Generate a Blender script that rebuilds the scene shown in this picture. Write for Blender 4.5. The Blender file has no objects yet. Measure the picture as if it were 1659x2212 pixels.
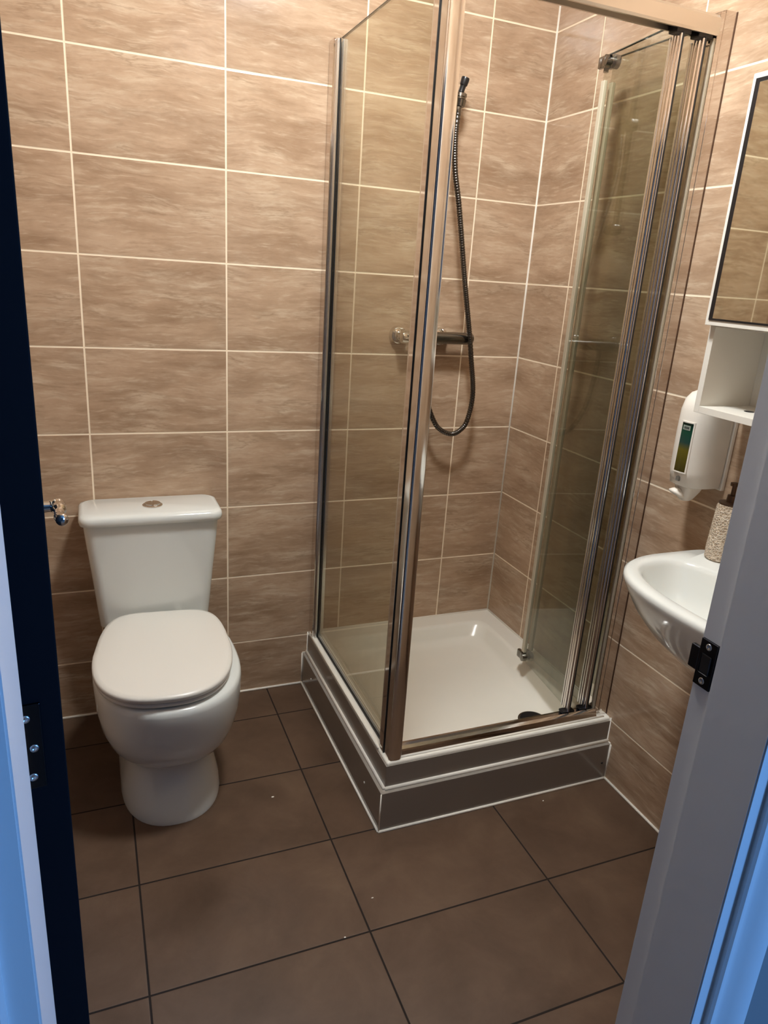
import bpy, bmesh, math, random
from mathutils import Vector, Matrix
random.seed(4)
D = bpy.data
col = bpy.context.scene.collection
sc = bpy.context.scene
PI = math.pi

# ------------------------------------------------------------------ camera
cam = D.cameras.new('camera'); camo = D.objects.new('camera', cam); col.objects.link(camo)
cam.sensor_fit = 'VERTICAL'; cam.sensor_height = 24.0
cam.lens = 1552.27 / 2212 * 24.0
cam.clip_start = 0.02
R_ = Vector((0.9274316, -0.36844106, 0.06420126)); U_ = Vector((0.05965374, 0.3152007, 0.94714833)); F_ = Vector((0.3692046, 0.87458545, -0.31430598))
m = Matrix(((R_.x, U_.x, -F_.x, -1.42025), (R_.y, U_.y, -F_.y, -2.23574), (R_.z, U_.z, -F_.z, 1.45049), (0, 0, 0, 1)))
camo.matrix_world = m
sc.camera = camo
# ------------------------------------------------------------------ world, lights, exposure
w = D.worlds.new('world'); sc.world = w; w.use_nodes = True
w.node_tree.nodes['Background'].inputs[0].default_value = (0.25, 0.45, 1.0, 1)
w.node_tree.nodes['Background'].inputs[1].default_value = 0.05
sc.view_settings.view_transform = 'Standard'; sc.view_settings.look = 'None'
sc.view_settings.gamma = 1.0; sc.view_settings.exposure = 0.0
sc.view_settings.use_curve_mapping = False
LAMP = (-0.80, -0.92, 2.57); LAMP_COL = (0.97, 1.0, 1.0, 1); LAMP_STR = 172.0
al = D.lights.new('hall_window_light', 'AREA'); al.shape = 'RECTANGLE'; al.size = 1.1; al.size_y = 1.3
al.color = (0.16, 0.42, 1.0); al.energy = 190.0
alo = D.objects.new('hall_window_light', al); col.objects.link(alo)
alo.location = (1.75, -4.49, 1.45); alo.rotation_euler = (PI / 2, 0, 0)   # faces +y, in the hall window

# ------------------------------------------------------------------ helpers
def link(name, me, mat=None, parent=None, smooth=False):
    o = D.objects.new(name, me); col.objects.link(o)
    if mat: me.materials.append(mat)
    if parent: o.parent = parent
    if smooth:
        for p in me.polygons: p.use_smooth = True
    return o
def obj(name, bm, mat=None, parent=None, smooth=False, auto=None):
    bmesh.ops.recalc_face_normals(bm, faces=bm.faces[:])
    me = D.meshes.new(name)
    if auto is not None:
        a = math.radians(auto)
        for f in bm.faces: f.smooth = True
        for e in bm.edges:
            if len(e.link_faces) == 2 and e.calc_face_angle(0) > a: e.smooth = False
    bm.to_mesh(me); bm.free()
    return link(name, me, mat, parent, smooth)
def thing(name, label, cat, loc=(0, 0, 0), group=None):
    o = D.objects.new(name, None); col.objects.link(o); o.location = loc
    o.empty_display_size = .05
    o['label'] = label; o['category'] = cat
    if group: o['group'] = group
    return o
def tag(o, label, cat, group=None):
    o['label'] = label; o['category'] = cat
    if group: o['group'] = group
    return o
def fix(o):  # children built in world coordinates under an Empty that is not at the origin
    for c in o.children: c.matrix_parent_inverse = Matrix.Translation(-Vector(o.location))
def struct(o): o['kind'] = 'structure'; return o
def box(bm, x0, x1, y0, y1, z0, z1, bev=0, seg=2):
    r = bmesh.ops.create_cube(bm, size=1)
    vs = r['verts']
    for v in vs:
        v.co = Vector(((x0 + x1) / 2 + v.co.x * (x1 - x0), (y0 + y1) / 2 + v.co.y * (y1 - y0), (z0 + z1) / 2 + v.co.z * (z1 - z0)))
    if bev:
        es = list({e for v in vs for e in v.link_edges})
        bmesh.ops.bevel(bm, geom=es, offset=bev, segments=seg, affect='EDGES', profile=.5)
    return bm
def B(*a, **k):
    return box(bmesh.new(), *a, **k)
def loft(bm, rings, cap0=True, cap1=True):
    vr = [[bm.verts.new(p) for p in r] for r in rings]
    n = len(rings[0])
    for a, b in zip(vr[:-1], vr[1:]):
        for i in range(n):
            j = (i + 1) % n
            bm.faces.new((a[i], a[j], b[j], b[i]))
    if cap0: bm.faces.new(list(reversed(vr[0])))
    if cap1: bm.faces.new(vr[-1])
    return bm
def rrect(x0, x1, y0, y1, r, z, n=6):
    pts = []
    for cx, cy, a0 in ((x1 - r, y1 - r, 0), (x0 + r, y1 - r, 90), (x0 + r, y0 + r, 180), (x1 - r, y0 + r, 270)):
        for k in range(n + 1):
            a = math.radians(a0 + 90 * k / n)
            pts.append((cx + r * math.cos(a), cy + r * math.sin(a), z))
    return pts
def tube(bm, pts, r, n=10, caps=True):
    pts = [Vector(p) for p in pts]; rings = []
    up = None
    for i, p in enumerate(pts):
        t = (pts[min(i + 1, len(pts) - 1)] - pts[max(i - 1, 0)]).normalized()
        if up is None:
            up = Vector((0, 0, 1)) if abs(t.z) < .9 else Vector((1, 0, 0))
        s = t.cross(up).normalized(); up = s.cross(t).normalized()
        rr = r[i] if isinstance(r, (list, tuple)) else r
        rings.append([p + s * rr * math.cos(2 * PI * k / n) + up * rr * math.sin(2 * PI * k / n) for k in range(n)])
    return loft(bm, rings, caps, caps)
def lathe(bm, o, ax, prof, n=24):
    """prof: (distance along axis, radius)"""
    o = Vector(o); ax = Vector(ax).normalized()
    s = ax.cross(Vector((0, 0, 1)) if abs(ax.z) < .9 else Vector((1, 0, 0))).normalized(); t = ax.cross(s)
    rings = [[o + ax * d + (s * math.cos(2 * PI * k / n) + t * math.sin(2 * PI * k / n)) * max(r, 1e-5) for k in range(n)] for d, r in prof]
    return loft(bm, rings)
def prism(bm, pts2, z0, z1, f=lambda x, y, z: (x, y, z)):
    a = [bm.verts.new(f(x, y, z0)) for x, y in pts2]; b = [bm.verts.new(f(x, y, z1)) for x, y in pts2]
    n = len(a)
    for i in range(n):
        j = (i + 1) % n; bm.faces.new((a[i], a[j], b[j], b[i]))
    bm.faces.new(list(reversed(a))); bm.faces.new(b)
    return bm
def spline(P, n=10):
    P = [Vector(p) for p in P]; out = []
    for i in range(len(P) - 1):
        p0 = P[max(i - 1, 0)]; p1 = P[i]; p2 = P[i + 1]; p3 = P[min(i + 2, len(P) - 1)]
        for k in range(n):
            t = k / n
            out.append(.5 * ((2 * p1) + (p2 - p0) * t + (2 * p0 - 5 * p1 + 4 * p2 - p3) * t * t + (3 * p1 - p0 - 3 * p2 + p3) * t ** 3))
    out.append(P[-1]); return out

# ------------------------------------------------------------------ materials
class NT:
    def __init__(s, name):
        s.m = D.materials.new(name); s.m.use_nodes = True; s.t = s.m.node_tree; s.n = s.t.nodes; s.l = s.t.links
        s.b = s.n['Principled BSDF']
    def N(s, ty, **k):
        x = s.n.new(ty)
        for a, v in k.items(): setattr(x, a, v)
        return x
    def put(s, sock, v):
        if isinstance(v, bpy.types.NodeSocket): s.l.new(v, sock)
        else: sock.default_value = v
    def M(s, op, a, b=None, c=None):
        x = s.N('ShaderNodeMath', operation=op); s.put(x.inputs[0], a)
        if b is not None: s.put(x.inputs[1], b)
        if c is not None: s.put(x.inputs[2], c)
        return x.outputs[0]
    def noise(s, vec, scale, detail=4, rough=.55, dist=0):
        x = s.N('ShaderNodeTexNoise'); s.l.new(vec, x.inputs['Vector'])
        x.inputs['Scale'].default_value = scale; x.inputs['Detail'].default_value = detail
        x.inputs['Roughness'].default_value = rough; x.inputs['Distortion'].default_value = dist
        return x.outputs[0]
    def ramp(s, f, stops):
        x = s.N('ShaderNodeValToRGB'); s.l.new(f, x.inputs[0]); e = x.color_ramp.elements
        while len(e) < len(stops): e.new(.5)
        for el, (p, c) in zip(e, stops): el.position = p; el.color = (*c, 1) if len(c) == 3 else c
        return x.outputs[0]
    def mix(s, f, a, b, blend='MIX'):
        x = s.N('ShaderNodeMix', data_type='RGBA', blend_type=blend); s.put(x.inputs[0], f)
        for i, v in ((6, a), (7, b)):
            s.put(x.inputs[i], v if isinstance(v, bpy.types.NodeSocket) else (*v, 1))
        return x.outputs[2]
    def comb(s, a, b, c=0.0):
        x = s.N('ShaderNodeCombineXYZ'); s.put(x.inputs[0], a); s.put(x.inputs[1], b); s.put(x.inputs[2], c); return x.outputs[0]
    def xyz(s):
        tc = s.N('ShaderNodeTexCoord'); sp = s.N('ShaderNodeSeparateXYZ'); s.l.new(tc.outputs['Object'], sp.inputs[0])
        return tc.outputs['Object'], sp.outputs
def srgb(r, g, b):
    f = lambda c: (c / 255 / 12.92) if c / 255 <= .04045 else ((c / 255 + .055) / 1.055) ** 2.4
    return (f(r), f(g), f(b))
def simple(name, color, rough=.4, metal=0, spec=.5, bump=0, bscale=60, var=0, coat=0):
    t = NT(name); b = t.b
    b.inputs['Base Color'].default_value = (*color, 1); b.inputs['Roughness'].default_value = rough
    b.inputs['Metallic'].default_value = metal; b.inputs['Specular IOR Level'].default_value = spec
    b.inputs['Coat Weight'].default_value = coat; b.inputs['Coat Roughness'].default_value = .05
    v, _ = t.xyz()
    n = t.noise(v, bscale, 3)
    if var:
        t.l.new(t.mix(n, tuple(c * (1 - var) for c in color), tuple(min(1, c * (1 + var)) for c in color)), b.inputs['Base Color'])
    if bump:
        bp = t.N('ShaderNodeBump'); bp.inputs['Strength'].default_value = bump; bp.inputs['Distance'].default_value = .002
        t.l.new(n, bp.inputs['Height']); t.l.new(bp.outputs[0], b.inputs['Normal'])
    return t.m
def wall_tile(name, axis, u0, uw=.4):
    t = NT(name); v, s = t.xyz(); u = s[axis]; z = s[2]
    U = t.M('DIVIDE', t.M('SUBTRACT', u, u0), uw); V = t.M('DIVIDE', t.M('SUBTRACT', z, .1982), .25)
    iu = t.M('FLOOR', U); iv = t.M('FLOOR', V)
    def edge(c, size):
        f = t.M('FRACT', c); e = t.M('MINIMUM', f, t.M('SUBTRACT', 1.0, f)); return t.M('MULTIPLY', e, size)
    e = t.M('MINIMUM', edge(U, uw), edge(V, .25))
    wn = t.N('ShaderNodeTexWhiteNoise', noise_dimensions='2D'); t.l.new(t.comb(iu, iv), wn.inputs['Vector'])
    rnd = wn.outputs['Value']; off = t.M('MULTIPLY', rnd, 37.0)
    # travertine look: streaks along the tile broken up by grain
    warp = t.noise(t.comb(t.M('MULTIPLY', u, 4.0), t.M('MULTIPLY', z, 7.0), off), 1.0, 3)
    zz = t.M('ADD', z, t.M('MULTIPLY', t.M('SUBTRACT', warp, .5), .055))
    grain = t.noise(t.comb(t.M('MULTIPLY', u, 60.0), t.M('MULTIPLY', z, 140.0), off), 1.0, 4, .65)
    cloud = t.noise(t.comb(t.M('MULTIPLY', u, 3.4), t.M('MULTIPLY', zz, 11.0), off), 1.0, 5, .6, .2)
    streak = t.noise(t.comb(t.M('MULTIPLY', u, 7.5), t.M('MULTIPLY', zz, 52.0), t.M('ADD', off, 5.0)), 1.0, 6, .68, .15)
    patch = t.noise(t.comb(t.M('MULTIPLY', u, 5.0), t.M('MULTIPLY', zz, 15.0), t.M('ADD', off, 3.0)), 1.0, 3, .6)
    veinn = t.noise(t.comb(t.M('MULTIPLY', u, 3.6), t.M('MULTIPLY', zz, 24.0), t.M('ADD', off, 9.0)), 1.0, 5, .62, .25)
    vein = t.M('SUBTRACT', 1.0, t.M('MINIMUM', 1.0, t.M('MULTIPLY', t.M('ABSOLUTE', t.M('SUBTRACT', veinn, .5)), 34.0)))
    mask = t.M('MINIMUM', 1.0, t.M('MAXIMUM', 0.0, t.M('MULTIPLY', t.M('SUBTRACT', patch, .50), 9.0)))
    base = t.ramp(cloud, [(.34, TILE[0]), (.5, TILE[1]), (.66, TILE[2])])
    base = t.mix(t.M('MULTIPLY', t.ramp(patch, [(.52, (0, 0, 0)), (.70, (1, 1, 1))]), .40), base, srgb(208, 186, 160))
    lightm = t.M('MULTIPLY', t.ramp(streak, [(.50, (0, 0, 0)), (.70, (1, 1, 1))]), t.ramp(patch, [(.40, (.15, .15, .15)), (.62, (1, 1, 1))]))
    c0 = t.mix(t.M('MULTIPLY', t.ramp(streak, [(.30, (1, 1, 1)), (.48, (0, 0, 0))]), .30), base, TILE[4])
    c1 = t.mix(t.M('MULTIPLY', lightm, .62), c0, TILE[3])
    dash = t.noise(t.comb(t.M('MULTIPLY', u, 17.0), t.M('MULTIPLY', zz, 130.0), t.M('ADD', off, 12.0)), 1.0, 4, .6, .1)
    c1 = t.mix(t.M('MULTIPLY', t.ramp(dash, [(.56, (0, 0, 0)), (.70, (1, 1, 1))]), .36), c1, TILE[3])
    c1 = t.mix(t.M('MULTIPLY', t.ramp(dash, [(.30, (1, 1, 1)), (.43, (0, 0, 0))]), .30), c1, TILE[4])
    c1 = t.mix(t.M('MULTIPLY', t.M('SUBTRACT', grain, .35), .35), c1, TILE[0])
    fine = streak
    c2 = t.mix(t.M('MULTIPLY', t.M('MULTIPLY', vein, mask), .40), c1, TILE[4])
    c3 = t.mix(t.M('MULTIPLY', t.M('SUBTRACT', rnd, .5), .16), c2, (0, 0, 0))
    g = t.M('LESS_THAN', e, .0024)
    rel = t.M('MINIMUM', 1.0, t.M('DIVIDE', e, .004))
    t.l.new(t.mix(g, c3, GROUT), t.b.inputs['Base Color'])
    t.l.new(t.M('MULTIPLY_ADD', g, .5, t.M('MULTIPLY_ADD', fine, .10, .10)), t.b.inputs['Roughness'])
    t.b.inputs['Specular IOR Level'].default_value = .42
    hgt = t.M('ADD', t.M('MULTIPLY', rel, 1.0), t.M('MULTIPLY', cloud, .08))
    bp = t.N('ShaderNodeBump'); bp.inputs['Strength'].default_value = .5; bp.inputs['Distance'].default_value = .0012
    t.l.new(hgt, bp.inputs['Height']); t.l.new(bp.outputs[0], t.b.inputs['Normal'])
    return t.m
TILE = [srgb(163, 134, 108), srgb(184, 155, 128), srgb(197, 169, 142), srgb(222, 202, 176), srgb(132, 102, 76)]
GROUT = srgb(250, 232, 205)
def floor_tile():
    t = NT('floor_tile'); v, s = t.xyz()
    U = t.M('DIVIDE', t.M('ADD', s[0], .8916), .4891); V = t.M('DIVIDE', t.M('ADD', s[1], .7703), .2998)
    V = t.M('ADD', V, 0.0)
    iu = t.M('FLOOR', U); iv = t.M('FLOOR', V)
    def edge(c, size):
        f = t.M('FRACT', c); e = t.M('MINIMUM', f, t.M('SUBTRACT', 1.0, f)); return t.M('MULTIPLY', e, size)
    e = t.M('MINIMUM', edge(U, .4891), edge(V, .2998))
    wn = t.N('ShaderNodeTexWhiteNoise', noise_dimensions='2D'); t.l.new(t.comb(iu, iv), wn.inputs['Vector'])
    off = t.M('MULTIPLY', wn.outputs['Value'], 20.0)
    vv = t.comb(s[0], s[1], off)
    n1 = t.noise(vv, 6, 5, .6, .4); n2 = t.noise(vv, 45, 4, .6)
    base = t.ramp(n1, [(.3, srgb(72, 54, 41)), (.52, srgb(89, 68, 53)), (.75, srgb(105, 83, 65))])
    base = t.mix(t.M('MULTIPLY', n2, .25), base, srgb(115, 93, 75))
    g = t.M('LESS_THAN', e, .0023)
    t.l.new(t.mix(g, base, srgb(28, 17, 10)), t.b.inputs['Base Color'])
    t.l.new(t.M('MULTIPLY_ADD', g, .4, t.M('MULTIPLY_ADD', n1, .2, .32)), t.b.inputs['Roughness'])
    t.b.inputs['Specular IOR Level'].default_value = .4
    bp = t.N('ShaderNodeBump'); bp.inputs['Strength'].default_value = .4; bp.inputs['Distance'].default_value = .0012
    t.l.new(t.M('ADD', t.M('MINIMUM', 1.0, t.M('DIVIDE', e, .004)), t.M('MULTIPLY', n2, .08)), bp.inputs['Height'])
    t.l.new(bp.outputs[0], t.b.inputs['Normal'])
    return t.m
def glass_mat(name, tint, film, filmcol):
    """clear safety glass: straight-through tinted transmission, Schlick reflection and a thin limescale film"""
    t = NT(name); t.n.remove(t.b); out = t.n['Material Output']
    tr = t.N('ShaderNodeBsdfTransparent'); tr.inputs[0].default_value = (*tint, 1)
    gl = t.N('ShaderNodeBsdfGlossy'); gl.inputs['Roughness'].default_value = .02; gl.inputs[0].default_value = (1, 1, 1, 1)
    df = t.N('ShaderNodeBsdfDiffuse'); df.inputs[0].default_value = (*filmcol, 1)
    lw = t.N('ShaderNodeLayerWeight'); lw.inputs[0].default_value = .5
    fr = t.M('MULTIPLY_ADD', t.M('POWER', lw.outputs['Facing'], 5.0), .96, .04)
    v, s = t.xyz()
    streak = t.noise(t.comb(t.M('MULTIPLY', s[0], 40.0), t.M('MULTIPLY', s[1], 40.0), t.M('MULTIPLY', s[2], 1.6)), 1.0, 3)
    low = t.M('MAXIMUM', 0.0, t.M('MULTIPLY_ADD', s[2], -.8, 1.6))
    ff = t.M('MULTIPLY', t.M('MULTIPLY', streak, low), film)
    m1 = t.N('ShaderNodeMixShader'); t.l.new(ff, m1.inputs[0]); t.l.new(tr.outputs[0], m1.inputs[1]); t.l.new(df.outputs[0], m1.inputs[2])
    m2 = t.N('ShaderNodeMixShader'); t.l.new(fr, m2.inputs[0]); t.l.new(m1.outputs[0], m2.inputs[1]); t.l.new(gl.outputs[0], m2.inputs[2])
    t.l.new(m2.outputs[0], out.inputs[0])
    return t.m
M_wx = wall_tile('wall_tile_back', 0, -.2286)
M_wy = wall_tile('wall_tile_side', 1, -.2410)
M_floor = floor_tile()
M_ceil = simple('ceiling_paint', srgb(225, 220, 210), .8)
M_caulk = simple('silicone', srgb(245, 238, 225), .5)
M_ceramic = simple('ceramic', srgb(228, 230, 225), .12, coat=.3)
M_seat = simple('seat_plastic', srgb(230, 226, 217), .3)
M_tray = simple('acrylic', srgb(246, 242, 230), .22, var=.02, bscale=9)
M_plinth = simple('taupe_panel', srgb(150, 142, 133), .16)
M_chrome = simple('chrome', (.72, .70, .67), .10, 1)
M_satin = simple('satin_aluminium', (.80, .75, .68), .34, 1)
M_bright = simple('polished_aluminium', (.78, .77, .74), .24, 1)
M_steel = simple('dull_chrome', (.24, .23, .21), .20, 1)
M_hose = simple('hose_metal', (.13, .12, .11), .25, 1)
M_rubber = simple('black_rubber', (.012, .012, .012), .5)
M_black = simple('black_plastic', (.01, .01, .012), .3)
M_seal = simple('clear_seal', srgb(200, 190, 168), .25)
M_mirrorish = simple('mirror_polished_aluminium', (.76, .72, .69), .06, 1)
M_polish = simple('polished_post', (.80, .78, .75), .14, 1)
M_brown = simple('brown_shadow', srgb(86, 60, 42), .4)  # shade painted as a colour, for the line beside the wall jamb
M_edge = simple('glass_edge', srgb(50, 54, 40), .3)
M_glass = glass_mat('tinted_glass', (.90, .90, .845), .055, srgb(165, 160, 130))
M_doorglass = glass_mat('folding_door_glass', (.86, .865, .825), .12, srgb(132, 132, 114))
M_white = simple('white_laminate', srgb(232, 228, 218), .35)
M_dispw = simple('white_plastic', srgb(232, 226, 216), .35)
M_mirror = simple('mirror', (.83, .83, .80), .02, 1)
M_paint = simple('frame_paint', srgb(214, 214, 214), .35, bump=.15, bscale=40)
M_navy = simple('navy_paint', srgb(0, 5, 14), .7, spec=.12, bump=.15, bscale=50)
M_darkmetal = simple('dark_metal', (.03, .03, .035), .3, 1)
M_screw = simple('screw_metal', (.55, .56, .58), .3, 1)
M_hall = simple('hall_paint', srgb(120, 120, 120), .8)
M_hallfloor = simple('hall_carpet', srgb(110, 105, 100), .95, bump=.5, bscale=400)
M_bottle = None

# ------------------------------------------------------------------ room shell
XL = -1.64; YF = -1.60; YH = -1.730; H = 2.57; DX0 = -1.500; DX1 = -.675; DH = 2.05
def S(name, bm, mat, **k): return struct(obj(name, bm, mat, **k))
S('floor', B(XL - .1, .1, YH + .0, .1, -.06, 0), M_floor)
S('ceiling', B(XL - .1, .1, YH, .1, H, H + .06), M_ceil)
S('wall_back', B(XL - .1, .1, 0, .1, 0, H), M_wx)
S('wall_right', B(0, .1, YH, 0, 0, H), M_wy)
S('wall_left', B(XL - .1, XL, YH, 0, 0, H), M_wy)
bm = bmesh.new()
box(bm, XL, DX0 - .03, YH + .014, YF, 0, H); box(bm, DX1 + .03, 0, YH + .014, YF, 0, H); box(bm, DX0 - .03, DX1 + .03, YH + .014, YF, DH + .03, H)
S('wall_front', bm, M_wx)
# the hall the camera stands in
bm = bmesh.new()
box(bm, -2.8, DX0 - .03, YH, YH + .014, 0, H); box(bm, DX1 + .03, 2.4, YH, YH + .014, 0, H); box(bm, DX0 - .03, DX1 + .03, YH, YH + .014, DH + .03, H)
S('wall_hall_door_side', bm, M_hall)
S('wall_hall_left', B(-2.9, -2.8, -4.5, YH, 0, H), M_hall)
S('wall_hall_right', B(2.4, 2.5, -4.6, YH, 0, H), M_hall)
bm = bmesh.new()   # back hall wall with a window opening
box(bm, -2.9, 1.15, -4.6, -4.5, 0, H); box(bm, 2.35, 2.4, -4.6, -4.5, 0, H)
box(bm, 1.15, 2.35, -4.6, -4.5, 0, .8); box(bm, 1.15, 2.35, -4.6, -4.5, 2.1, H)
S('wall_hall_back', bm, M_hall)
bm = bmesh.new()
for a in ((1.15, 1.19, .8, 2.1), (2.31, 2.35, .8, 2.1), (1.19, 2.31, .8, .84), (1.19, 2.31, 2.06, 2.1), (1.73, 1.77, .84, 2.06)):
    box(bm, a[0], a[1], -4.57, -4.52, a[2], a[3])
S('window_1', bm, M_paint)
S('floor_hall', B(-2.9, 2.5, -4.6, YH, -.06, -.002), M_hallfloor)
S('ceiling_hall', B(-2.9, 2.5, -4.6, YH, H, H + .06), M_ceil)

# white silicone beads in the corners
def bead(name, pts, r=.0035, mat=None):
    bm = bmesh.new(); tube(bm, pts, r, 8); return struct(obj(name, bm, mat or M_caulk, smooth=True))
bead('trim_1', [(XL, -.001, .002), (-.76, -.001, .002)], .0045)
bead('trim_2', [(-.001, -.785, .002), (-.001, YF, .002)], .0045)
bead('trim_3', [(-.0012, -.0012, .207), (-.0012, -.0012, H)], .0035)

# ------------------------------------------------------------------ door frame
def jamb(name, x_face, sgn):
    """lining with a rebate on the bathroom side; sgn +1: material lies towards +x"""
    bm = bmesh.new(); s = sgn
    pts = [(0, YF), (0, YF - .034), (-.010 * s, YF - .038), (-.010 * s, YH - .004), (.030 * s, YH - .004), (.030 * s, YF)]
    prism(bm, [(x_face + p[0], p[1]) for p in pts], 0, DH)
    bmesh.ops.bevel(bm, geom=[e for e in bm.edges if abs(e.verts[0].co.z - e.verts[1].co.z) > 1], offset=.0018, segments=2, affect='EDGES')
    return struct(obj(name, bm, M_paint, auto=35))
jr = jamb('trim_4', DX1, 1)
jl = jamb('trim_5', DX0, -1)
bm = B(DX0 - .03, DX1 + .03, YH - .004, YF, DH, DH + .03); S('trim_6', bm, M_paint)
def architrave(name, x0, sgn):
    prof = [(0, 0), (0, -.010), (.004, -.013), (.012, -.013), (.017, -.009), (.024, -.010), (.034, -.015), (.046, -.018), (.054, -.020), (.066, -.020), (.070, -.017), (.070, 0)]
    bm = bmesh.new(); prism(bm, [(x0 + sgn * a, YH + b) for a, b in prof], 0, DH + .09)
    return struct(obj(name, bm, M_paint, auto=30))
architrave('trim_7', DX1 + .014, 1)
architrave('trim_8', DX0 - .014, -1)
# strike plate let into the right jamb
bm = bmesh.new(); X = DX1
box(bm, X - .0035, X + .001, YF - .031, YF - .003, .948, 1.016, .0006)
box(bm, X - .0032, X + .004, YF - .004, YF + .012, .966, 1.000, .0015)
sp = obj('strike_plate', bm, M_darkmetal, jr)
bm = B(X - .0045, X - .0030, YF - .026, YF - .008, .968, .996, bev=.002); obj('latch_hole', bm, M_black, sp)
for z in (.957, 1.008):
    bm = bmesh.new(); lathe(bm, (X - .003, YF - .017, z), (-1, 0, 0), [(0, .005), (.0014, .0045), (.0016, .002), (.0009, .0018)], 14)
    obj('screw', bm, M_screw, sp, smooth=True)

# ------------------------------------------------------------------ door leaf, open into the room
door = struct(D.objects.new('door_1', None)); col.objects.link(door)
HX, HY, ANG = -1.462, -1.602, math.radians(6.2)
def dp(l, t, z):  # l along the leaf from the hinge edge, t = thickness to the left
    c, s = math.cos(ANG), math.sin(ANG)
    return (HX - s * l - c * t, HY + c * l - s * t, z)
def dbox(bm, l0, l1, t0, t1, z0, z1, bev=0):
    n0 = len(bm.verts); box(bm, l0, l1, t0, t1, z0, z1, bev)
    bm.verts.ensure_lookup_table()
    for v in bm.verts[n0:]: v.co = Vector(dp(v.co.x, v.co.y, v.co.z))
    return bm
obj('door_leaf', dbox(bmesh.new(), 0, .735, 0, .040, .008, 2.03, .0015), M_navy, door)
hg = obj('hinge', dbox(bmesh.new(), -.0025, .001, .018, .040, .972, 1.062, .0008), M_darkmetal, door)
bm = bmesh.new(); a = dp(-.004, .042, .974); b = dp(-.004, .042, 1.060)
tube(bm, [a, b], .0048, 12); obj('hinge_knuckle', bm, M_steel, hg, auto=40)
for z, tt in ((.985, .029), (1.016, .026), (1.048, .031)):
    bm = bmesh.new(); o = Vector(dp(-.002, tt, z)); ax = Vector(dp(-1, 0, 0)) - Vector(dp(0, 0, 0))
    lathe(bm, o, ax, [(0, .0042), (.0012, .0040), (.0014, .0016), (.0008, .0014)], 14); obj('hinge_screw', bm, M_screw, hg, smooth=True)
hd = None
bm = bmesh.new(); o = Vector(dp(.675, 0, 1.03)); nx = Vector((math.cos(ANG), math.sin(ANG), 0)); dl = Vector((-math.sin(ANG), math.cos(ANG), 0))
lathe(bm, o, nx, [(0, .026), (.006, .026), (.009, .022), (.0095, .011), (.038, .0095)], 24)
hd = obj('door_handle', bm, M_chrome, door, auto=35)
e = o + nx * .048
bm = bmesh.new(); tube(bm, spline([e - nx * .010, e + nx * .002, e + nx * .003 - dl * .02, e + nx * .001 - dl * .05 + Vector((0, 0, -.003)), e + nx * .004 - dl * .075 + Vector((0, 0, -.002))], 6),
     [.0105] * 4 + [.0135] * 4 + [.0115] * 6 + [.0085] * 5 + [.0105] * 5 + [.009], 14)
obj('lever', bm, M_chrome, hd, smooth=True)

# ------------------------------------------------------------------ ceiling lamp
lamp = thing('ceiling_light', 'round white ceiling light dome above the shower tray', 'lamp', (LAMP[0], LAMP[1], H))
bm = bmesh.new(); lathe(bm, (LAMP[0], LAMP[1], H), (0, 0, -1), [(0, .15), (.014, .15), (.018, .145), (.018, .13)], 40)
obj('base', bm, M_white, lamp, auto=35)
t = NT('lamp_diffuser'); t.n.remove(t.b); em = t.N('ShaderNodeEmission'); em.inputs[0].default_value = LAMP_COL; em.inputs[1].default_value = LAMP_STR
t.l.new(em.outputs[0], t.n['Material Output'].inputs[0])
bm = bmesh.new(); lathe(bm, (LAMP[0], LAMP[1], H - .018), (0, 0, -1), [(0, .13), (.02, .128), (.04, .115), (.056, .08), (.064, .04), (.066, .0)], 32)
obj('diffuser', bm, t.m, lamp, smooth=True)
fix(lamp)

# ------------------------------------------------------------------ shower plinth and tray
pl = thing('shower_plinth', 'taupe panelled plinth under the shower tray, sealed to the floor', 'plinth', (-.38, -.39, 0))
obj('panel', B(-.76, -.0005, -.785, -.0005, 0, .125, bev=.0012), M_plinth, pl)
bm = bmesh.new(); tube(bm, [(-.762, 0, .002), (-.7615, -.7865, .002)], .0042, 8); tube(bm, [(-.762, -.7865, .002), (0, -.7865, .002)], .0042, 8)
tube(bm, [(-.7605, -.786, 0), (-.7605, -.786, .125)], .002, 8)
obj('floor_sealant', bm, M_caulk, pl, smooth=True)
bm = bmesh.new(); tube(bm, [(-.0012, -.7865, 0), (-.0012, -.7865, .124)], .0032, 8); obj('wall_sealant', bm, M_caulk, pl, smooth=True)
bm = bmesh.new(); tube(bm, [(-.762, -.001, 0), (-.762, -.001, .124)], .0026, 8)
obj('wall_sealant', bm, M_caulk, pl, smooth=True)
for (p, n, mt) in (((-.76, -.662, .069), (-1, 0, 0), M_white), ((-.76, -.116, .083), (-1, 0, 0), M_white), ((-.021, -.785, .060), (0, -1, 0), M_black)):
    bm = bmesh.new(); lathe(bm, p, n, [(0, .0035), (.0014, .003), (.002, .0012)], 12); obj('screw_cap', bm, mt, pl, smooth=True)
fix(pl)
tr = thing('shower_tray', 'square white acrylic shower tray with raised rim and black waste hole', 'shower tray', (-.38, -.39, .125))
rings = []
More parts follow.
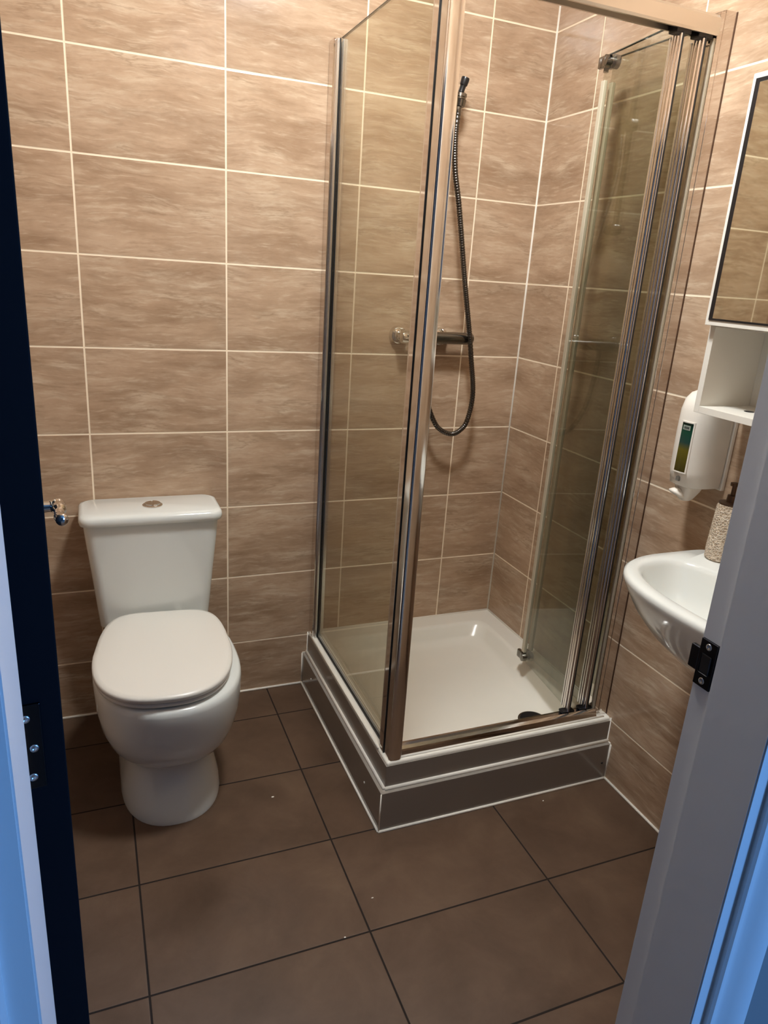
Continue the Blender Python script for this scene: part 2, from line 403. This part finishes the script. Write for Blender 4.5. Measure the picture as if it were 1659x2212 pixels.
for (x0, x1, y0, y1, r, z) in ((-.741, -.0005, -.766, -.0005, .006, .126), (-.741, -.0005, -.766, -.0005, .006, .200), (-.7402, -.0005, -.7652, -.0005, .006, .2040), (-.738, -.001, -.763, -.001, .008, .2066), (-.736, -.002, -.761, -.002, .008, .2075), (-.735, -.003, -.760, -.003, .010, .2076), (-.693, -.063, -.708, -.069, .05, .2076),
    (-.690, -.066, -.705, -.072, .05, .2075), (-.681, -.074, -.697, -.081, .055, .204), (-.676, -.080, -.692, -.086, .055, .198), (-.662, -.096, -.680, -.102, .06, .168), (-.650, -.108, -.668, -.114, .06, .156), (-.620, -.135, -.64, -.145, .06, .1495), (-.5, -.25, -.5, -.27, .05, .146)):
    rings.append(rrect(x0, x1, y0, y1, r, z, 8))
bm = bmesh.new(); loft(bm, rings); obj('basin', bm, M_tray, tr, auto=40)
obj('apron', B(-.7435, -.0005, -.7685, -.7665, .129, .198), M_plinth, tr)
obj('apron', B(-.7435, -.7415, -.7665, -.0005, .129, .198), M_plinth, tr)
bm = bmesh.new()
tube(bm, [(-.7445, 0, .1275), (-.7445, -.769, .1275)], [.006, .006], 10); tube(bm, [(-.7445, -.769, .1275), (0, -.769, .1275)], .006, 10)
obj('ledge_sealant', bm, M_caulk, tr, smooth=True)
for p in ([(-.0012, -.785, .126), (-.0012, -.768, .127), (-.0012, -.767, .207)], [(-.762, -.001, .126), (-.743, -.001, .127), (-.743, -.001, .207)]):
    bm = bmesh.new(); tube(bm, p, .0028, 8); obj('corner_sealant', bm, M_caulk, tr, smooth=True)
bm = bmesh.new(); tube(bm, [(-.70, -.001, .208), (0, -.001, .208)], .004, 8); tube(bm, [(-.001, 0, .208), (-.001, -.72, .208)], .004, 8)
obj('rim_sealant', bm, M_caulk, tr, smooth=True)
bm = bmesh.new(); lathe(bm, (-.190, -.637, .1478), (0, 0, 1), [(0, .047), (.003, .047), (.0045, .043)], 32); wr = obj('waste_ring', bm, M_steel, tr, auto=35)
bm = bmesh.new(); lathe(bm, (-.190, -.637, .152), (0, 0, 1), [(0, .042), (.0012, .041)], 32); obj('waste_hole', bm, M_black, tr, auto=35)
fix(tr)

# ------------------------------------------------------------------ shower enclosure
ZB, ZT = .2080, 2.058
en = thing('shower_enclosure', 'corner shower enclosure with tinted glass side panel and folded glass door', 'shower enclosure', (-.38, -.74, .208))
# fixed left side
wp = obj('wall_profile', B(-.739, -.7255, -.042, -.001, ZB, ZT, bev=.0008), M_mirrorish, en)
obj('clamping_profile', B(-.7145, -.702, -.052, -.001, ZB, ZT, bev=.0015), M_bright, wp)
obj('outer_profile', B(-.7330, -.7242, -.054, -.0425, ZB, ZT - .002, bev=.0015), M_bright, wp)
obj('glazing_gasket', B(-.7240, -.7224, -.056, -.014, ZB, ZT - .001), M_rubber, wp)
fp = obj('fixed_glass_panel', B(-.7222, -.7162, -.7214, -.016, ZB + .004, ZT - .004), M_glass, en)
obj('bottom_gasket', B(-.7245, -.7140, -.6875, -.060, ZB, ZB + .007, bev=.001), M_rubber, fp)
obj('top_edge_strip', B(-.7222, -.7162, -.697, -.060, ZT - .0038, ZT - .0015), M_edge, fp)
# corner post: polished front face, small rounded corner, glazing profile on the glass side
pts = []
for k in range(9):
    a = math.radians(180 + 80 * k / 8); pts.append((-.7265 + .0075 * math.cos(a), -.7545 + .0075 * math.sin(a)))
pts = [(-.734, -.722)] + pts + [(-.715, -.7632), (-.703, -.7622), (-.6985, -.760), (-.697, -.756), (-.697, -.722)]
bm = bmesh.new(); prism(bm, pts, ZB, 2.075); cp = obj('corner_post', bm, M_polish, en, auto=30)
obj('post_glazing_profile', B(-.7365, -.7065, -.7215, -.698, ZB, ZT, bev=.001), M_mirrorish, cp)
obj('inner_glazing_bead', B(-.7350, -.7240, -.6978, -.688, ZB, ZT, bev=.002), M_bright, cp)
obj('post_gasket', B(-.7368, -.7345, -.7228, -.7217, ZB, ZT), M_rubber, cp)
obj('post_seal', B(-.6968, -.6945, -.752, -.738, ZB + .02, 2.01), M_seal, cp)
# top rail
bm = bmesh.new()
prism(bm, [(-.742, 2.012), (-.745, 2.017), (-.745, 2.046), (-.739, 2.053), (-.709, 2.053), (-.703, 2.047), (-.703, 2.012), (-.708, 2.012), (-.708, 2.030), (-.737, 2.030), (-.737, 2.012)], -.690, -.046, lambda y, z, x: (x, y, z))
tr_ = obj('top_rail', bm, M_satin, en, auto=30)
# bottom track
bm = bmesh.new()
prism(bm, [(-.752, ZB), (-.752, .213), (-.748, .228), (-.738, .232), (-.735, .224), (-.728, .222), (-.722, .228), (-.716, .228), (-.714, ZB)], -.700, -.046, lambda y, z, x: (x, y, z))
obj('bottom_track', bm, M_chrome, en, auto=25)
bm = bmesh.new(); tube(bm, [(-.715, -.7535, ZB), (-.02, -.7535, ZB)], .0035, 8); tube(bm, [(-.7415, -.7, ZB), (-.7415, -.02, ZB)], .002, 8)
obj('track_sealant', bm, M_caulk, en, smooth=True)
# right wall jamb: channel on the wall and a narrower profile nested in it
jb = obj('wall_jamb', B(-.034, -.001, -.743, -.700, ZB, 2.066, bev=.0012), M_mirrorish, en)
obj('adjusting_profile', B(-.0485, -.0342, -.7425, -.702, ZB, 2.060, bev=.0012), M_mirrorish, jb)
obj('wall_shadow_line', B(-.0030, -.001, -.7446, -.7432, ZB, 2.066), M_brown, jb)  # thin dark strip painted in for the shadow between jamb and wall
obj('jamb_seal', B(-.0520, -.0487, -.738, -.728, ZB + .02, 2.008), M_seal, jb)
# folded door: two panes that meet at the knuckle inside the tray
def pane(name, A, Bp, zt=2.006, zb=.236):
    """vertical glass leaf from A (front, in the track) to Bp (knuckle)"""
    A = Vector((*A, 0)); Bp = Vector((*Bp, 0)); d = (Bp - A); L = d.length; d.normalize(); n = Vector((-d.y, d.x, 0))
    def f(bm, l0, l1, t0, t1, z0, z1, bev=0):
        n0 = len(bm.verts); box(bm, l0, l1, t0, t1, z0, z1, bev); bm.verts.ensure_lookup_table()
        for v in bm.verts[n0:]:
            q = A + d * v.co.x + n * v.co.y; v.co = Vector((q.x, q.y, v.co.z))
        return bm
    bm = bmesh.new()
    for l, r in ((-.005, .0060), (.0065, .0080), (.0185, .0065)):
        q = A + d * l; tube(bm, [(q.x, q.y, zb), (q.x, q.y, zt - .002)], r, 20)
    p = obj(name, bm, M_mirrorish, en, auto=40)
    obj('glass', f(bmesh.new(), .020, L, -.003, .003, zb + .004, zt + .022), M_doorglass, p)
    obj('glass_top_edge', f(bmesh.new(), .030, L - .004, -.0031, .0031, zt + .0220, zt + .0240), M_edge, p)
    obj('inner_channel', f(bmesh.new(), .0245, .031, -.0065, .0065, zb, zt - .004, .002), M_bright, p)
    obj('black_seal', f(bmesh.new(), -.0135, -.0112, -.0015, .0015, zb, zt), M_rubber, p)
    obj('pane_seal', f(bmesh.new(), L - .012, L + .004, -.0055, .0055, zb + .030, zt - .035, .001), M_seal, p)
    bm = bmesh.new(); q = A + d * .004
    box(bm, q.x - .020, q.x + .022, q.y - .014, q.y + .014, zt - .002, 2.030, .002); obj('top_roller_block', bm, M_black, p)
    bm = bmesh.new(); box(bm, q.x - .020, q.x + .022, q.y - .012, q.y + .012, .228, zb, .002); obj('bottom_guide', bm, M_black, p)
    return p, d, n
KA, KB = (-.108, -.424), (-.080, -.420)
pa, da, na = pane('folding_door_leaf', (-.140, -.728), KA)
pb, db, nb = pane('folding_door_leaf', (-.076, -.728), KB)
for z in (2.016, .250):
    bm = bmesh.new(); X_ = -.098
    lathe(bm, (X_, -.436, z), (1, -.15, 0), [(-.024, .008), (-.022, .0140), (-.008, .0150), (-.007, .010), (.001, .010), (.002, .0165), (.016, .0165), (.019, .011)], 20)
    box(bm, X_ - .018, X_ - .006, -.433, -.398, z - .014, z + .014, .003); box(bm, X_ + .010, X_ + .022, -.433, -.405, z - .012, z + .012, .003)
    tube(bm, [(X_ + .004, -.408, z - .02), (X_ + .004, -.408, z + .016)], .007, 12)
    obj('door_pivot', bm, M_steel, en, auto=35)
fix(en)

# ------------------------------------------------------------------ shower valve, rail, hose
mx = thing('shower_mixer', 'chrome bar shower valve on the back wall', 'shower valve', (-.37, 0, 1.262))
ZV, YV = 1.262, -.058
bm = bmesh.new(); lathe(bm, (-.449, YV, ZV), (1, 0, 0), [(0, .018), (.002, .0195), (.19, .0195), (.219, .0190), (.223, .0165)], 28)
obj('bar', bm, M_steel, mx, auto=30)
bm = bmesh.new(); lathe(bm, (-.450, YV, ZV), (-1, 0, 0), [(0, .017), (.003, .0175), (.004, .0215), (.026, .0220), (.032, .0200), (.035, .014), (.036, .0)], 28)
kb = obj('control_knob', bm, M_chrome, mx, auto=30)
bm = bmesh.new(); lathe(bm, (-.466, YV - .0205, ZV + .006), (0, -1, .1), [(0, .005), (.003, .0045), (.0035, .002)], 14); obj('override_button', bm, M_steel, kb, smooth=True)
for x in (-.472, -.322):
    bm = bmesh.new(); lathe(bm, (x, -.0005, ZV), (0, -1, 0), [(0, .030), (.006, .0295), (.018, .0265), (.022, .020), (.023, .015), (.050, .014)], 28)
    obj('wall_flange', bm, M_chrome, mx, auto=35)
bm = bmesh.new(); lathe(bm, (-.40, YV, ZV - .016), (0, 0, -1), [(0, .011), (.014, .011), (.016, .009), (.02, .009)], 20); obj('hose_outlet', bm, M_steel, mx, auto=35)
fix(mx)
rl = thing('riser_rail', 'vertical chrome shower rail with handset bracket behind the corner post', 'shower rail', (-.392, 0, 1.62))
bm = bmesh.new(); tube(bm, [(-.392, -.05, 1.62), (-.392, -.05, 2.215)], .0095, 18); obj('rail', bm, M_steel, rl, auto=40)
for z in (1.64, 2.19):
    bm = bmesh.new(); lathe(bm, (-.392, -.0005, z), (0, -1, 0), [(0, .016), (.006, .016), (.012, .012), (.04, .012)], 18); box(bm, -.412, -.368, -.068, -.034, z - .017, z + .017, .010)
    obj('rail_end_bracket', bm, M_steel, rl, auto=35)
bm = bmesh.new(); box(bm, -.410, -.374, -.068, -.034, 1.935, 1.972, .006)
tube(bm, [(-.385, -.055, 1.953), (-.358, -.062, 1.958)], .009, 14)
br = obj('handset_bracket', bm, M_steel, rl, auto=40)
bm = bmesh.new(); lathe(bm, (-.349, -.066, 1.962), (.05, -.05, 1), [(-.028, .013), (-.026, .0170), (-.008, .0192), (-.006, .0165), (-.002, .0165), (.000, .0192), (.008, .0185), (.012, .0115)], 20); obj('clamp', bm, M_steel, br, auto=35)
fix(rl)
hp = [(-.3495, -.066, 1.958), (-.3535, -.068, 1.92), (-.357, -.072, 1.847), (-.350, -.076, 1.76), (-.328, -.082, 1.657), (-.289, -.086, 1.454), (-.252, -.0875, 1.281), (-.236, -.087, 1.20), (-.214, -.083, 1.082), (-.224, -.08, .990), (-.248, -.078, .955), (-.279, -.076, .943),
      (-.318, -.074, .957), (-.345, -.073, .985), (-.373, -.071, 1.045), (-.392, -.064, 1.13), (-.40, -.058, 1.19), (-.40, -.058, 1.228)]
bm = bmesh.new(); P = spline(hp, 24)
# ribbed metal sleeve: radius ripples along its length
Lacc = 0; rr = []; Q = []
for a, b in zip(P[:-1], P[1:]):
    k = max(1, int((b - a).length / .0016))
    for i in range(k): Q.append(a.lerp(b, i / k))
Q.append(P[-1])
for i, q in enumerate(Q): rr.append(.0078 + (.0010 if (i // 2) % 2 else 0))
tube(bm, Q, rr, 12)
ho = thing('shower_hose', 'ribbed metal shower hose hanging in a loop below the valve', 'shower hose', (-.30, -.08, .943))
obj('sleeve', bm, M_hose, ho, smooth=True)
bm = bmesh.new(); lathe(bm, (-.3525, -.0665, 1.935), (.12, -.02, 1), [(-.02, .009), (-.016, .0105), (.0, .0108), (.012, .0095)], 16); obj('ferrule', bm, M_steel, ho, auto=35)
bm = bmesh.new(); lathe(bm, (-.3450, -.0695, 1.990), (.22, -.16, 1), [(-.024, .0105), (-.012, .0085), (.0, .0088), (.003, .0115), (.018, .0125), (.023, .0115), (.024, .007)], 20); obj('black_nozzle', bm, M_black, ho, auto=35)
fix(ho)

# ------------------------------------------------------------------ toilet
TX = -1.273
def sup(cx, cyb, cyf, hw, z, e=2.3, n=56, eb=6.0, ym=None):
    """closed outline: rounded front (towards -y), squarer back"""
    pts = []; ym = ym if ym is not None else cyb + (cyf - cyb) * .45
    for k in range(n):
        a = 2 * PI * k / n; c, s = math.cos(a), math.sin(a)
        ex = e if s < 0 else eb
        X_ = math.copysign(abs(c) ** (2 / ex), c) * hw; Y_ = abs(s) ** (2 / ex)
        pts.append((cx + X_, ym + (Y_ * (cyb - ym) if s > 0 else Y_ * (cyf - ym)), z))
    return pts
wc = thing('toilet', 'white close-coupled toilet with lid down, left of the shower', 'toilet', (TX, -.35, 0))
sect = [  # z, back y, front y, half width, back exponent, centre shift
    (0, -.12, -.592, .136, 6, .004), (.012, -.12, -.592, .137, 6, .004), (.04, -.12, -.580, .133, 6, .004), (.08, -.12, -.560, .124, 6, .004), (.115, -.12, -.543, .116, 6, .004), (.138, -.12, -.536, .113, 5, .004),
    (.148, -.12, -.538, .115, 4, .005), (.158, -.12, -.550, .126, 3.5, .006), (.180, -.115, -.583, .150, 3, .008), (.21, -.11, -.610, .168, 2.8, .006), (.25, -.11, -.632, .182, 2.6, .006), (.30, -.10, -.648, .191, 2.5, .007), (.35, -.10, -.655, .194, 2.5, .007),
    (.378, -.10, -.658, .195, 2.5, .007), (.390, -.10, -.656, .193, 2.5, .007), (.397, -.105, -.649, .187, 2.5, .007)]
bm = bmesh.new(); loft(bm, [sup(TX + dx, a, b, c, z, 2.3, eb=e, ym=-.40) for z, a, b, c, e, dx in sect])
obj('pan', bm, M_ceramic, wc, auto=50)
# cistern
def cs(z, hw, yf, yb=-.006, r=.03): return rrect(TX - hw, TX + hw, yf, yb, r, z, 6)
bm = bmesh.new()
loft(bm, [cs(.385, .160, -.148, r=.03), cs(.44, .165, -.153, r=.03), cs(.55, .1745, -.162, r=.03), cs(.65, .184, -.170, r=.03), cs(.7192, .190, -.175, r=.03)])
cst = obj('cistern', bm, M_ceramic, wc, auto=50)
bm = bmesh.new()
lid = [(.7195, .194, -.180, .03), (.7215, .199, -.186, .034), (.732, .201, -.189, .036), (.742, .200, -.188, .036), (.748, .196, -.183, .036), (.7515, .188, -.172, .036)]
loft(bm, [cs(z, hw, yf, -.004 - (.199 - min(hw, .199)), r) for z, hw, yf, r in lid]); obj('cistern_lid', bm, M_ceramic, wc, auto=60)
bm = bmesh.new(); lathe(bm, (-1.268, -.100, .7510), (0, 0, 1), [(0, .029), (.003, .029), (.005, .026), (.006, .0235)], 32); fb = obj('flush_button', bm, M_chrome, wc, auto=35)
for sx in (-1, 1):
    bm = bmesh.new(); pts = [(-1.268 + sx * .0008 + sx * .0225 * math.cos(math.radians(t_)), -.1 + .0225 * math.sin(math.radians(t_))) for t_ in range(-88, 89, 11)]
    prism(bm, pts if sx > 0 else pts[::-1], .7565, .7600 if sx > 0 else .7590)
    bmesh.ops.bevel(bm, geom=[e_ for e_ in bm.edges if e_.verts[0].co.z > .7585 and e_.verts[1].co.z > .7585], offset=.0012, segments=2, affect='EDGES')
    obj('button_half', bm, M_chrome, fb, auto=35)
# seat ring and lid, turned a little to the left on their hinges
def sring(yb, yf, hw, z, e=2.5, rot=-5.0):
    pts = sup(0, yb, yf, hw, z, e, n=72, eb=5.0, ym=yb + (yf - yb) * .50); a = math.radians(rot); c, s = math.cos(a), math.sin(a)
    px, py = .016, -.2
    # taper towards the back
    out = []
    for x, y, z_ in pts:
        k = 1 - .15 * max(0, min(1, (y + .43) / .25)) ** 1.5
        x *= k; dx, dy = x, y - py
        out.append((TX + px + c * dx - s * dy, py + s * dx + c * dy, z_))
    return out
bm = bmesh.new()
loft(bm, [sring(-.178, -.640, .172, .4035), sring(-.174, -.646, .178, .4065), sring(-.174, -.648, .179, .413), sring(-.177, -.644, .176, .4185)]); obj('seat', bm, M_seat, wc, auto=60)
bm = bmesh.new()
loft(bm, [sring(-.176, -.646, .177, .4200), sring(-.172, -.652, .1815, .4225), sring(-.172, -.654, .182, .432), sring(-.175, -.651, .179, .4370), sring(-.185, -.640, .168, .4395), sring(-.25, -.56, .10, .4405)])
obj('seat_lid', bm, M_seat, wc, auto=60)
for x in (-.065, .065):
    bm = bmesh.new(); lathe(bm, (TX + x, -.168, .396), (0, 0, 1), [(0, .015), (.010, .015), (.020, .012), (.028, .010)], 20); obj('seat_hinge', bm, M_seat, wc, auto=35)
fix(wc)
bead('trim_9', [(TX - .1, -.16, .0), (TX - .124, -.25, .0), (TX - .125, -.36, .0)], .003)

# ------------------------------------------------------------------ wash basin on the right wall
wb = thing('wash_basin', 'white wall-hung ceramic wash basin on the right wall below the cabinet', 'basin', (-.2, -1.245, .64))
BY = -1.245
def bring(hw, d, z, e=2.6, x1=-.0005, inset=0.0, n=64, ex1=None, xm=None, eb=8):
    """outline of the D-shaped basin: flat back on the wall at x1, rounded front at -d"""
    pts = []; xm = xm if xm is not None else x1 - (d + x1) * .42
    for k in range(n):
        a = 2 * PI * k / n; c, s = math.cos(a), math.sin(a)
        ex = e if c < 0 else eb
        X_ = abs(c) ** (2 / ex); Y_ = math.copysign(abs(s) ** (2 / ex), s) * hw
        pts.append((xm + (X_ * (x1 - xm) if c > 0 else X_ * (-d - xm)), BY + Y_, z))
    return pts
ZR = .852
rings = [bring(.11, .17, .652, 2.2), bring(.145, .205, .655, 2.2), bring(.185, .255, .682, 2.2), bring(.218, .303, .725, 2.3), bring(.241, .338, .772, 2.4), bring(.253, .358, .812, 2.5), bring(.260, .369, .838, 2.55), bring(.259, .368, .847, 2.55), bring(.253, .362, ZR, 2.55),
         bring(.226, .338, ZR, 2.4, x1=-.105, eb=3.0, xm=-.2), bring(.218, .330, ZR - .004, 2.4, x1=-.112, eb=3.0, xm=-.2), bring(.212, .324, ZR - .014, 2.4, x1=-.116, eb=3.0, xm=-.2),
         bring(.195, .305, ZR - .06, 2.3, x1=-.122, eb=2.8, xm=-.21), bring(.160, .280, ZR - .105, 2.2, x1=-.135, eb=2.6, xm=-.215), bring(.09, .262, ZR - .132, 2.1, x1=-.17, eb=2.2, xm=-.217), bring(.03, .235, ZR - .138, 2, x1=-.195, eb=2, xm=-.215)]
bm = bmesh.new(); loft(bm, rings); obj('bowl', bm, M_ceramic, wb, auto=50)
bm = bmesh.new(); lathe(bm, (-.215, BY, ZR - .139), (0, 0, 1), [(0, .022), (.003, .022), (.004, .018)], 24); obj('waste', bm, M_chrome, wb, auto=35)
fix(wb)

# patterned bottle on the basin ledge
t = NT('embossed_bottle'); v, s = t.xyz()
vo = t.N('ShaderNodeTexVoronoi', feature='DISTANCE_TO_EDGE'); t.l.new(v, vo.inputs['Vector']); vo.inputs['Scale'].default_value = 160
n2 = t.noise(v, 60, 3)
k = t.M('MINIMUM', 1.0, t.M('MULTIPLY', vo.outputs['Distance'], 4.5))
t.l.new(t.mix(k, srgb(236, 220, 198), srgb(176, 154, 130)), t.b.inputs['Base Color']); t.b.inputs['Roughness'].default_value = .45
bp = t.N('ShaderNodeBump'); bp.inputs['Strength'].default_value = .9; bp.inputs['Distance'].default_value = .002; bp.invert = True
t.l.new(t.M('ADD', k, t.M('MULTIPLY', n2, .3)), bp.inputs['Height']); t.l.new(bp.outputs[0], t.b.inputs['Normal'])
bt = thing('soap_bottle', 'beige embossed pump bottle standing on the ledge of the wash basin', 'bottle', (-.043, -1.056, ZR))
bm = bmesh.new(); lathe(bm, (-.043, -1.056, ZR), (0, 0, 1), [(0, .029), (.004, .033), (.03, .0335), (.10, .0305), (.132, .029), (.138, .026)], 36); obj('bottle_body', bm, t.m, bt, auto=40)
M_bronze = simple('bronze_pump', srgb(92, 70, 54), .35, .7)
bm = bmesh.new(); lathe(bm, (-.043, -1.056, ZR + .138), (0, 0, 1), [(0, .026), (.004, .026), (.006, .012), (.022, .011), (.023, .005), (.044, .005), (.045, .010), (.052, .010), (.053, .003)], 24)
box(bm, -.049, -.041, -1.106, -1.056, ZR + .183, ZR + .190, .002); obj('pump', bm, M_bronze, bt, auto=35)
fix(bt)

# ------------------------------------------------------------------ soap dispenser
ds = thing('soap_dispenser', 'white wall soap dispenser with green sight window above the basin', 'dispenser', (0, -.944, .985))
DY = -.940
def dring(d, hw, z, e=2.5, n=48, x1=-.012):
    pts = []
    for k_ in range(n):
        a = 2 * PI * k_ / n; c, s = math.cos(a), math.sin(a)
        ex = e if c < 0 else 12
        xm = x1 - .03
        X_ = abs(c) ** (2 / ex); Y_ = math.copysign(abs(s) ** (2 / ex), s) * hw
        pts.append((xm + (X_ * (x1 - xm) if c > 0 else -X_ * (d + xm)), DY + Y_, z))
    return pts
bm = bmesh.new(); loft(bm, [dring(.098, .046, .992), dring(.105, .0495, .995), dring(.112, .051, 1.03), dring(.114, .051, 1.12), dring(.112, .051, 1.175), dring(.104, .050, 1.20), dring(.088, .046, 1.214), dring(.065, .040, 1.220)])
obj('cover', bm, M_dispw, ds, auto=60)
obj('back_plate', B(-.0125, -.0005, DY - .0525, DY + .0525, .987, 1.215, bev=.003), M_dispw, ds)
t = NT('sight_window'); v, s = t.xyz()
c_ = t.ramp(t.M('MULTIPLY_ADD', s[2], 1 / .118, -1.030 / .118), [(.0, srgb(58, 50, 14)), (.45, srgb(92, 84, 22)), (.60, srgb(30, 62, 58)), (.82, srgb(14, 66, 50)), (1, srgb(8, 22, 18))])
t.l.new(c_, t.b.inputs['Base Color']); t.b.inputs['Roughness'].default_value = .15
def curve_patch(bm, y0, y1, z0, z1, out, d=.1135, th=.002):
    # a strip that follows the curved nose of the cover
    a = []; n_ = 8
    for i in range(n_ + 1):
        y = y0 + (y1 - y0) * i / n_; q = min(.999, abs(y - DY) / .051)
        x = -.042 - (d - .042) * (1 - q ** 2.5) ** (1 / 2.5) - out; a.append((x, y))
    pts = a + [(x + th + .004, y) for x, y in reversed(a)]
    return prism(bm, pts, z0, z1)
wy0, wy1 = DY - .024, DY + .006
obj('sight_window', curve_patch(bmesh.new(), wy0, wy1, 1.030, 1.148, .0012), t.m, ds, auto=30)
bm = bmesh.new()
for a_ in ((wy0 - .003, wy1 + .003, 1.027, 1.030), (wy0 - .003, wy1 + .003, 1.148, 1.151), (wy0 - .003, wy0, 1.03, 1.148), (wy1, wy1 + .003, 1.03, 1.148)): curve_patch(bm, *a_, .0016)
obj('window_frame', bm, M_dispw, ds, auto=30)
M_lab = simple('grey_label', srgb(140, 150, 140), .5); M_mark = simple('grey_print', srgb(120, 118, 112), .6)
obj('window_label', curve_patch(bmesh.new(), wy0 + .006, wy1 - .004, 1.131, 1.142, .0018), M_lab, ds)
bm = bmesh.new()
for i in range(4): curve_patch(bm, wy0 + .009 + i * .0035, wy0 + .0112 + i * .0035, 1.134, 1.139, .0022)
obj('label_print', bm, M_black, ds)
bm = bmesh.new(); cy = DY - .008
for i in range(4): curve_patch(bm, cy - .0044 + i * .0023, cy - .0030 + i * .0023, 1.008, 1.0145 + (.0025, .004, .004, .0025)[i], .0005)
curve_patch(bm, cy - .0044, cy + .0040, 1.006, 1.009, .0005)
obj('hand_mark', bm, M_mark, ds)
bm = bmesh.new(); loft(bm, [[(x, y, z) for x, y, z in rrect(-.090, -.035, DY - .028, DY + .028, .012, .994)], rrect(-.088, -.04, DY - .024, DY + .024, .012, .978), rrect(-.084, -.05, DY - .016, DY + .016, .012, .958), rrect(-.080, -.055, DY - .012, DY + .012, .010, .953)])
obj('nozzle', bm, M_dispw, ds, auto=40)
bm = bmesh.new(); lathe(bm, (-.092, DY + .004, .972), (-.5, .1, -1), [(-.010, .008), (-.004, .015), (.002, .0205), (.006, .019), (.008, .012)], 24)
obj('push_lever', bm, M_dispw, ds, smooth=True)
for c in list(ds.children): c.location.z += .014
fix(ds)

# ------------------------------------------------------------------ mirror cabinet
cb = thing('mirror_cabinet', 'white wall cabinet with mirror door over an open shelf', 'cabinet', (0, -1.22, 1.2))
CX, CY0, CY1, CZ0, CZ1, CM = -.158, -1.000, -1.44, 1.200, 1.868, 1.402
T = .015
for nm, a in (('side_panel', (CX, -.001, CY0 - T, CY0, CZ0, CZ1)), ('side_panel', (CX, -.001, CY1, CY1 + T, CZ0, CZ1)), ('bottom_shelf', (CX, -.001, CY1 + T, CY0 - T, CZ0, CZ0 + T)),
              ('middle_shelf', (CX, -.001, CY1 + T, CY0 - T, CM - T, CM)), ('top_panel', (CX, -.001, CY1 + T, CY0 - T, CZ1 - T, CZ1)), ('back_panel', (-.008, -.001, CY1 + T, CY0 - T, CZ0 + T, CZ1 - T))):
    o = obj(nm, B(*a, bev=.0006), M_white, cb)
    if nm == 'bottom_shelf':
        bm = bmesh.new(); lathe(bm, (-.085, -1.085, CZ0 + T - .0002), (0, 0, 1), [(0, .010), (.0012, .0105), (.0016, .008)], 20); obj('cable_hole', bm, M_black, o)
md = obj('mirror_door', B(CX - .018, CX - .001, CY1, CY0 - .001, CM - .012, CZ1, bev=.001), M_white, cb)
obj('mirror', B(CX - .0195, CX - .0182, CY1 + .012, CY0 - .020, CM + .002, CZ1 - .018), M_mirror, md)
bm = bmesh.new()
y0, y1, z0, z1 = CY1 + .009, CY0 - .010, CM - .001, CZ1 - .010
for a in ((y0, y1, z0, z0 + .004), (y0, y1, z1 - .007, z1), (y0, y0 + .004, z0 + .004, z1 - .007), (y1 - .0105, y1, z0 + .004, z1 - .007)): box(bm, CX - .0198, CX - .0178, *a)
obj('mirror_gasket', bm, M_black, md)
fix(cb)

# ------------------------------------------------------------------ crumbs on the floor
def crumb(x, y, r, label):
    bm = bmesh.new(); bmesh.ops.create_icosphere(bm, subdivisions=1, radius=r)
    for v in bm.verts: v.co = Vector((v.co.x * random.uniform(.7, 1.9), v.co.y * random.uniform(.6, 1.2), max(0, v.co.z * .5 + r * .35)))
    for v in bm.verts: v.co += Vector((x, y, 0))
    tag(obj('plaster_crumb', bm, M_caulk), label, 'crumb', 'white crumbs on the floor tiles')
crumb(-1.001, -.565, .0032, 'tiny white crumb on the floor tile between toilet and shower plinth')
crumb(-.952, -1.067, .0022, 'tiny white crumb on the dark grout line near the middle of the floor')
crumb(-.853, -.984, .0022, 'tiny white crumb on the brown floor tile in front of the plinth corner')
crumb(-.247, -.816, .0022, 'tiny white crumb close to the front of the plinth near the right wall')
